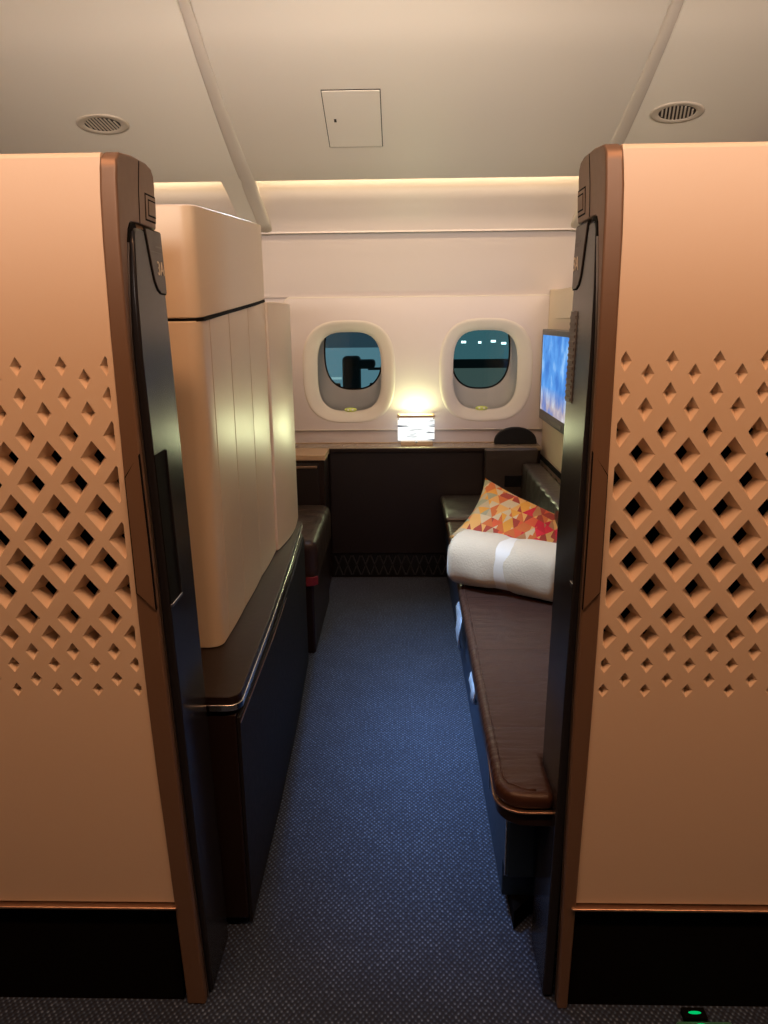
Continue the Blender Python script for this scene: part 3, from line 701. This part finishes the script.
# ------------------------------------------------------------------ far console, side cabinet, ledge things
t = thing('console', 'long dark console with pale ledge beneath the two windows', 'console', (.15, 3.98, 0))
box('front_panel', (-.384, .42, 3.89, 3.915, .143, .705), M['console'], t, bevel=.002)
box('body', (-.62, .724, 3.916, 4.018, 0, .705), M['wood_dark'], t, bevel=0)
prism('ledge_top', [(-.62, 3.872), (.722, 3.872), (.722, 4.045), (-.62, 4.045)], 'Z', .706, .727, M['console_top'], t, bevel=.004)
box('ledge_lip', (-.384, .43, 3.866, 3.8725, .704, .722), M['wood_dark'], t, bevel=.002)
box('back_rail', (-.62, .722, 4.010, 4.018, .7275, .732), M['wood_light'], t, bevel=.002)
g = box('vent_grille', (-.38, .30, 3.900, 3.912, .012, .136), M['grille'], t, bevel=0)
bm = bmesh.new()
def diabar(p, q, w=.006, y0=3.886, y1=3.901):
    d = Vector((q[0]-p[0], q[1]-p[1])).normalized(); nn = Vector((-d.y, d.x))*w/2
    c_ = [(p[0]+nn.x, p[1]+nn.y), (q[0]+nn.x, q[1]+nn.y), (q[0]-nn.x, q[1]-nn.y), (p[0]-nn.x, p[1]-nn.y)]
    v = [bm.verts.new((x, y0, z)) for x, z in c_]+[bm.verts.new((x, y1, z)) for x, z in c_]
    for f_ in ((0, 1, 2, 3), (7, 6, 5, 4), (0, 4, 5, 1), (1, 5, 6, 2), (2, 6, 7, 3), (3, 7, 4, 0)): bm.faces.new([v[i] for i in f_])
for k in range(14):
    x = -.372+k*.049
    diabar((x, .020), (x+.040, .128)); diabar((x+.040, .020), (x, .128))
frombm('grille_bars', bm, M['grille_bar'], g)
box('corner_pad', (.424, .70, 3.845, 3.888, .40, .722), M['leather_back'], t, bevel=.012, seg=4)
box('pad_slot', (.53, .62, 3.838, 3.846, .52, .58), M['seal'], t, bevel=.002)

t = thing('side_cabinet', 'narrow dark cupboard with pale wood top at the left window corner', 'cabinet', (-.5, 3.75, 0))
box('body', (-.62, -.390, 3.662, 3.862, 0, .70), M['wood_dark'], t, bevel=.004)
box('cabinet_top', (-.62, -.384, 3.650, 3.864, .7005, .727), M['wood_light'], t, bevel=.003)
dr = box('cabinet_door', (-.615, -.418, 3.648, 3.661, .03, .685), M['console'], t, bevel=.003)
box('handle', (-.56, -.425, 3.640, 3.6485, .662, .674), M['bronze_trim'], dr, bevel=.002)

# table lamp
t = thing('table_lamp', 'small glowing box lamp on the ledge between the windows', 'lamp', (.07, 3.945, .727))
box('base', (-.010, .158, 3.915, 3.975, .7275, .750), M['wood_light'], t, bevel=.002)
box('lamp_shade', (-.026, .166, 3.905, 3.985, .757, .868), M['shade'], t, bevel=.003)
bm = bmesh.new()
for b_ in ((-.028, .168, 3.902, 3.910, .877, .889), (-.028, .168, 3.980, 3.988, .877, .889), (-.028, -.020, 3.902, 3.988, .877, .889), (.160, .168, 3.902, 3.988, .877, .889),
           (-.024, -.019, 3.906, 3.911, .865, .88), (.159, .164, 3.906, 3.911, .865, .88), (-.024, -.019, 3.979, 3.984, .865, .88), (.159, .164, 3.979, 3.984, .865, .88)): addbox(bm, *b_)
frombm('top_rail', bm, M['wood_light'], t, bevel=.001)
bm = bmesh.new(); bmesh.ops.create_uvsphere(bm, u_segments=14, v_segments=10, radius=.008, matrix=Matrix.Translation((.071, 3.907, .748)))
frombm('switch_knob', bm, M['chrome'], t, smooth=True)
bm = bmesh.new(); bmesh.ops.create_cone(bm, cap_ends=True, segments=16, radius1=.008, radius2=.008, depth=.012, matrix=Matrix.Translation((.071, 3.945, .754)))
frombm('stem', bm, M['chrome'], t, smooth=True)
def point(name, loc, e, col, rad, parent=None):
    d = bpy.data.lights.new(name, 'POINT'); d.energy = e; d.color = col; d.shadow_soft_size = rad
    o = bpy.data.objects.new(name, d); COL.objects.link(o); o.location = loc
    if parent: o.parent = parent; o.matrix_parent_inverse = Matrix.Translation(-parent.location)
    return o
LG = (.92, 1, .52)
point('lamp_bulb', (.07, 3.945, .892), .55, LG, .02, t)
la = area('lamp_up_light', (.07, 3.945, .872), (.17, .06), .8, LG, (.07, 3.945, 2)); la.parent = t; la.matrix_parent_inverse = Matrix.Translation(-t.location)
la = area('lamp_front_light', (.07, 3.900, .815), (.17, .10), 1.3, LG, (.07, 0, .9)); la.parent = t; la.matrix_parent_inverse = Matrix.Translation(-t.location)

hp = [(.485, .7275)]+[(.597-.112*math.cos(R(a)), .7275+.088*math.sin(R(a))**.8) for a in range(8, 180, 8)]+[(.709, .7275)]
tag(prism('headrest', hp, 'Y', 3.945, 3.985, M['fabric_black'], bevel=.006), 'black half-round pad standing on the ledge in the right corner', 'headrest')

# ------------------------------------------------------------------ television
t = thing('television', 'flat screen on the right wall showing a blue picture', 'television', (.72, 3.45, .9))
box('frame', (.706, .736, 3.08, 3.905, .872, 1.320), M['tvframe'], t, bevel=.006)
box('screen', (.7045, .706, 3.125, 3.870, .925, 1.292), M['screen'], t, bevel=0)
box('mount', (.735, .742, 3.2, 3.8, .95, 1.25), M['tvframe'], t, bevel=.002)
box('sound_bar', (.704, .7065, 3.35, 3.70, .884, .904), M['label'], t, bevel=.001)

# ------------------------------------------------------------------ sofa / bed bench on the right
t = thing('sofa_bench', 'long brown leather bench along the right wall of the suite', 'sofa', (.45, 2.6, 0))
def bench(z0, z1, d=0, xl0=.184, xl1=.205, yf=1.30, r=.06):
    x0 = xl0+d; pts = [(.296-d*0, yf+d), (x0+r, yf+d)]
    pts = [(.3000, yf+d)]+[(x0+r-r*math.sin(R(a)), yf+d+r-r*math.cos(R(a))) for a in (0, 15, 30, 45, 60, 75, 90)]
    pts += [(xl0+d+(xl1-xl0)*i/12, yf+r+(3.84-yf-r)*i/12) for i in range(1, 13)]
    pts += [(.722, 3.84), (.722, 1.440), (.3000, 1.440)]
    return pts
bp_ = bench(0, 0)
sc_ = prism('seat_cushion', bp_, 'Z', .424, .460, M['leather'], t, bevel=.016, seg=5, ang=30)
prism('metal_edge', [(x-(.002 if y < 1.5 else -.004) if x < .28 else x, y-(.002 if y < 1.36 else 0)) for x, y in bp_], 'Z', .4185, .4235, M['bronze_trim'], t, bevel=.002)
prism('seat_board', bench(0, 0, .006), 'Z', .385, .418, M['wood_dark'], t, bevel=.004)
prism('base', [(.225, 1.42), (.228, 3.84), (.722, 3.84), (.722, 1.445), (.45, 1.445), (.32, 1.445), (.288, 1.42)], 'Z', .165, .3848, M['navy_base'], t, bevel=.008)
prism('base_lower', [(.229, 1.50), (.232, 3.84), (.722, 3.84), (.722, 1.50)], 'Z', .05, .1645, M['navy_base'], t, bevel=.004)
prism('plinth', [(.252, 1.45), (.252, 3.84), (.722, 3.84), (.722, 1.50), (.30, 1.50)], 'Z', 0, .05, M['black'], t)
box('edge_strip', (.2225, .2252, 1.424, 1.430, .17, .38), M['chrome'], t, bevel=.0005)
box('edge_strip', (.2228, .2252, 1.74, 1.745, .17, .36), M['chrome'], t, bevel=.0005)
# piping round the front corner and along the aisle edge
tube('piping', [(x+(.020 if x < .26 else .0), y+(.020 if y < 1.33 else .012 if y < 1.355 else 0), .4600) for x, y in bp_[1:20]], .0022, M['leather'], t)
# ribbed backrest
bk = thing  # (plain alias not used)
cushion('backrest', .620, .722, 1.50, 3.835, .458, .648, M['leather_back'], t, r=.022, puff=.0, ny=200, nx=4, ribs=.010, side=-1, wr=0)

# far seat corner (armrest block) of the bench, raised roll by the console
cushion('seat_roll', .196, .60, 3.38, 3.842, .440, .478, M['leather_back'], t, r=.017, puff=.010)

# pillow: square cushion with pinched corners, leaning back against the bench back
def pillow(name, w, h, th, m, N=28):
    bm = bmesh.new(); top, bot = {}, {}
    for i in range(N+1):
        for j in range(N+1):
            u, v = -1+2*i/N, -1+2*j/N
            pinch = 1-.22*(1-u*u)*(v*v)-.0; pin2 = 1-.13*(1-v*v)*(u*u)
            x = u*w/2*pin2; y = v*h/2*pinch
            k = max(0, (1-u*u)*(1-v*v))**.42
            wv = .004*math.sin(7*u+3*v)*k+.003*math.sin(11*v-5*u)*k
            top[i, j] = bm.verts.new((x, y, th/2*k+wv)); bot[i, j] = top[i, j] if (i in (0, N) or j in (0, N)) else bm.verts.new((x, y, -th/2*k+wv))
    for i in range(N):
        for j in range(N):
            bm.faces.new((top[i, j], top[i+1, j], top[i+1, j+1], top[i, j+1]))
            q = (bot[i, j], bot[i, j+1], bot[i+1, j+1], bot[i+1, j])
            if len(set(q)) > 2:
                try: bm.faces.new(q)
                except Exception: pass
    return frombm(name, bm, m, merge=False, smooth=True)
p = pillow('pillow', .47, .36, .13, M['pillow']); tag(p, 'pillow printed with red, orange and cream triangles behind the rolled blanket', 'pillow')
p.location = (.470, 2.92, .540); p.rotation_euler = (R(34), R(22), R(-19))

# rolled blanket with paper band
t = thing('rolled_blanket', 'thick cream blanket rolled and banded in front of the pillow', 'blanket', (.36, 2.60, .46))
def rollmesh(x0, x1, ry, rz, k, bumps, seed):
    rnd = random.Random(seed); rings = []; N = 40
    for i in range(k+1):
        s = i/k; x = x0+(x1-x0)*s
        e = min(1, (min(s, 1-s)*2/.10))**.4 if bumps else 1
        e = (.90 if s < .5 else .80)+(.10 if s < .5 else .20)*e
        rg_ = []
        for j in range(N):
            a = 2*math.pi*j/N; c_, s_ = math.cos(a), math.sin(a)
            q = 1+(.015*math.sin(3*a+9*s)+.012*math.sin(5*a-14*s+1) if bumps else 0)
            n_ = 2.5
            rg_.append((x, ry*e*q*math.copysign(abs(c_)**(2/n_), c_), rz*e*q*math.copysign(abs(s_)**(2/n_), s_)))
        rings.append(rg_)
    return rings
rings = rollmesh(-.205, .185, .104, .092, 30, True, 1)
for rg_i, rg_ in enumerate(rings):
    x = rg_[0][0]; pinch = 1-.10*math.exp(-((x+.012)/.035)**2)
    rings[rg_i] = [(q[0], q[1]*pinch, q[2]*pinch) for q in rg_]
# spiral end face on the right
vs, fs = loft(rings); n0 = len(vs)
o = mesh('blanket', vs+[(-.178, 0, 0)], fs+[(i, (i+1) % 40, n0) for i in range(40)], M['blanket'], None, smooth=True)
BR = Matrix.Translation((.376, 2.462, .554)) @ Matrix.Rotation(R(-28), 4, 'Z') @ Matrix.Rotation(R(1.5), 4, 'Y')
def place(o, par, mtx):
    o.data.transform(mtx); o.parent = par; o.matrix_parent_inverse = Matrix.Translation(-par.location)
place(o, t, BR)
# rolled layers seen at the right end
vs, fs = [], []; turns = 3.2; K = 120
for i in range(K+1):
    a = -math.pi/2+turns*2*math.pi*i/K; rr = 1-.86*i/K
    for x, dr in ((.150, 0), (.187+.006*math.sin(i*.4), 0), (.187+.006*math.sin(i*.4), -.13), (.150, -.13)):
        q = max(.03, rr+dr); vs.append((x, .080*q*math.cos(a), .070*q*math.sin(a)))
for i in range(K):
    for j in range(4): fs.append((4*i+j, 4*i+(j+1) % 4, 4*i+4+(j+1) % 4, 4*i+4+j))
o = mesh('rolled_layers', vs, fs, M['blanket'], None, smooth=True); place(o, t, BR)
b_r = rollmesh(-.038, .014, .0968, .0857, 6, False, 2); vs, fs = loft(b_r)
o = mesh('paper_band', vs, fs, M['band'], None, smooth=True); place(o, t, BR)

# seat belt buckle tucked left of the pillow
t = thing('seat_belt', 'dark seat belt lying left of the pillow on the bench edge', 'seat belt', (.25, 3.1, .46))
bm = bmesh.new()
pts = [(.212, 2.86, .466), (.222, 2.95, .468), (.236, 3.03, .476), (.262, 3.10, .490), (.30, 3.16, .486), (.34, 3.22, .478)]
pr = None
for x, y, z in pts:
    c_ = [bm.verts.new((x-.022, y+.010, z-.003)), bm.verts.new((x+.022, y-.010, z-.003)), bm.verts.new((x+.022, y-.010, z+.003)), bm.verts.new((x-.022, y+.010, z+.003))]
    if pr:
        for k in range(4): bm.faces.new((pr[k], pr[(k+1) % 4], c_[(k+1) % 4], c_[k]))
    else: bm.faces.new(c_)
    pr = c_
bm.faces.new(pr); frombm('strap', bm, M['fabric_black'], t)
box('buckle', (.196, .222, 2.90, 2.945, .464, .480), M['chrome'], t, bevel=.003)

# folded cloth corners hanging out of the bench side
def cloth(lbl, y, ztop, h, w):
    prof = [(.2235, ztop, .012), (.212, ztop-.03, w*.45), (.203, ztop-h*.35, w*.9), (.199, ztop-h*.65, w), (.203, ztop-h*.88, w*.7), (.210, ztop-h, w*.25)]
    vs, fs = [], []
    K = 6
    for t_ in (0, .004):
        for x, z, ww in prof:
            for k in range(K+1):
                q = k/K*2-1; vs.append((x+t_+.004*math.sin(q*5+z*40), y+q*ww, z+.008*q*q*(1 if z > ztop-h*.5 else 1.5)))
    n = len(prof)*(K+1)
    for a in range(len(prof)-1):
        for k in range(K):
            i0 = a*(K+1)+k; fs.append((i0, i0+1, i0+K+2, i0+K+1)); fs.append((n+i0, n+i0+K+1, n+i0+K+2, n+i0+1))
    ring = list(range(K+1))+[a*(K+1)+K for a in range(1, len(prof))]+[(len(prof)-1)*(K+1)+k for k in range(K-1, -1, -1)]+[a*(K+1) for a in range(len(prof)-2, 0, -1)]
    for a, b in zip(ring, ring[1:]+ring[:1]): fs.append((a, b, n+b, n+a))
    o = mesh('cloth_corner', vs, fs, M['cloth_blue'], smooth=True); tag(o, lbl, 'cloth', 'cloth corners poking out below the bench cushion')
cloth('pale blue cloth corner under the bench edge, nearest the rolled blanket', 2.60, .383, .21, .085)
cloth('pale blue cloth corner under the bench edge, farther from the blanket, nearer the door', 2.02, .383, .12, .050)

# ------------------------------------------------------------------ green floor marker
t = thing('floor_marker_light', 'small green exit marker light at the foot of the right partition', 'light', (.59, 1.2, 0))
box('housing', (.535, .645, 1.150, 1.200, .0, .026), M['green_dim'], t, bevel=.006)
bm = bmesh.new(); bmesh.ops.create_uvsphere(bm, u_segments=20, v_segments=12, radius=1, matrix=Matrix.Translation((.582, 1.178, .025)) @ Matrix.Diagonal((.018, .016, .005, 1)))
frombm('green_lens', bm, M['green'], t, smooth=True)
bm = bmesh.new(); bmesh.ops.create_uvsphere(bm, u_segments=12, v_segments=8, radius=1, matrix=Matrix.Translation((.578, 1.172, .031)) @ Matrix.Diagonal((.006, .006, .004, 1)))
frombm('led', bm, M['white_led'], t, smooth=True)
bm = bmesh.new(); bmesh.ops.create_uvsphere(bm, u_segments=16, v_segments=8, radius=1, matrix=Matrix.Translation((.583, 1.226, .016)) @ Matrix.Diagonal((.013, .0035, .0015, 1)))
frombm('lens_reflection', bm, M['green'], t, smooth=True)  # added glowing ellipse imitating the green lens mirrored above the marker
box('reflection_mount', (.560, .606, 1.215, 1.24, 0, .0150), M['black'], t, bevel=.002)  # added block that carries the imitated reflection
point('marker_glow', (.575, 1.19, .05), .003, (.05, 1, .3), .01, t)

# ------------------------------------------------------------------ outside, seen through the panes
GZ = -8
ap = mesh('apron_ground', [(-300, 12, GZ), (300, 12, GZ), (300, 420, GZ), (-300, 420, GZ), (-300, 12, GZ-.5), (300, 12, GZ-.5), (300, 420, GZ-.5), (-300, 420, GZ-.5)], [(0, 1, 2, 3), (4, 5, 6, 7), (0, 1, 5, 4), (1, 2, 6, 5), (2, 3, 7, 6), (3, 0, 4, 7)], M['apron']); struct(ap)
t = thing('terminal_building', 'teal-lit terminal beyond the right window', 'building', (30, 150, GZ))
box('hall', (4, 100, 150, 165, GZ, 12), M['term'], t, bevel=0)
box('dark_plinth', (3.5, 101, 149, 149.9, GZ, GZ+1.7), M['termdark'], t, bevel=0)
for k, (x, z) in enumerate(((11.8, -3.2), (14.9, -3.3), (17.5, -3.1), (19.5, -3.5))):
    t2 = thing('floodlight', 'small bright floodlight in a row on the far terminal', 'lamp', (x, 148, z), 'floodlights on the terminal')
    w_ = .42 if k != 1 else .25
    box('lamp_head', (x-w_, x+w_, 148, 148.8, z, z+.4), M['lampspot'], t2, bevel=0)
    box('bracket', (x-.08, x+.08, 148.4, 149.9, z-.2, z), M['termdark'], t2, bevel=0)
t = thing('pane_reflection', 'made-up pale blue shapes outside the left window, imitating its reflection', 'window reflection', (-3.2, 30, GZ))  # invented shapes outside stand in for a person and cabin mirrored in the pane
box('mirrored_cabin', (-9, 1.2, 30, 33, -1.35, .35), M['bridge'], t, bevel=.05)
box('mirrored_ceiling', (-9, 1.2, 29.8, 33, .32, 1.6), M['reflmid'], t, bevel=.02)  # dark band imitates the mirrored ceiling
box('window_band', (-1.35, -.2, 29.9, 30, -.55, -.45), M['termdark'], t, bevel=0)
box('mirrored_pale_bar', (-9, -2.4, 29.9, 30, -.9, -.82), M['barglow'], t, bevel=0)
box('mirrored_person', (-2.30, -1.62, 29.0, 29.9, GZ, .02), M['termdark'], t, bevel=.15)  # dark upright shape imitates the mirrored person
box('mirrored_person_top', (-2.15, -1.05, 29.0, 29.9, -.45, -.12), M['termdark'], t, bevel=.12)
box('mirrored_dark_corner', (-9, -2.45, 29.9, 33, -2.6, -1.05), M['termdark'], t, bevel=.05)
box('mirrored_dark_corner', (-1.3, 1.2, 29.9, 33, -2.6, -1.05), M['termdark'], t, bevel=.05)
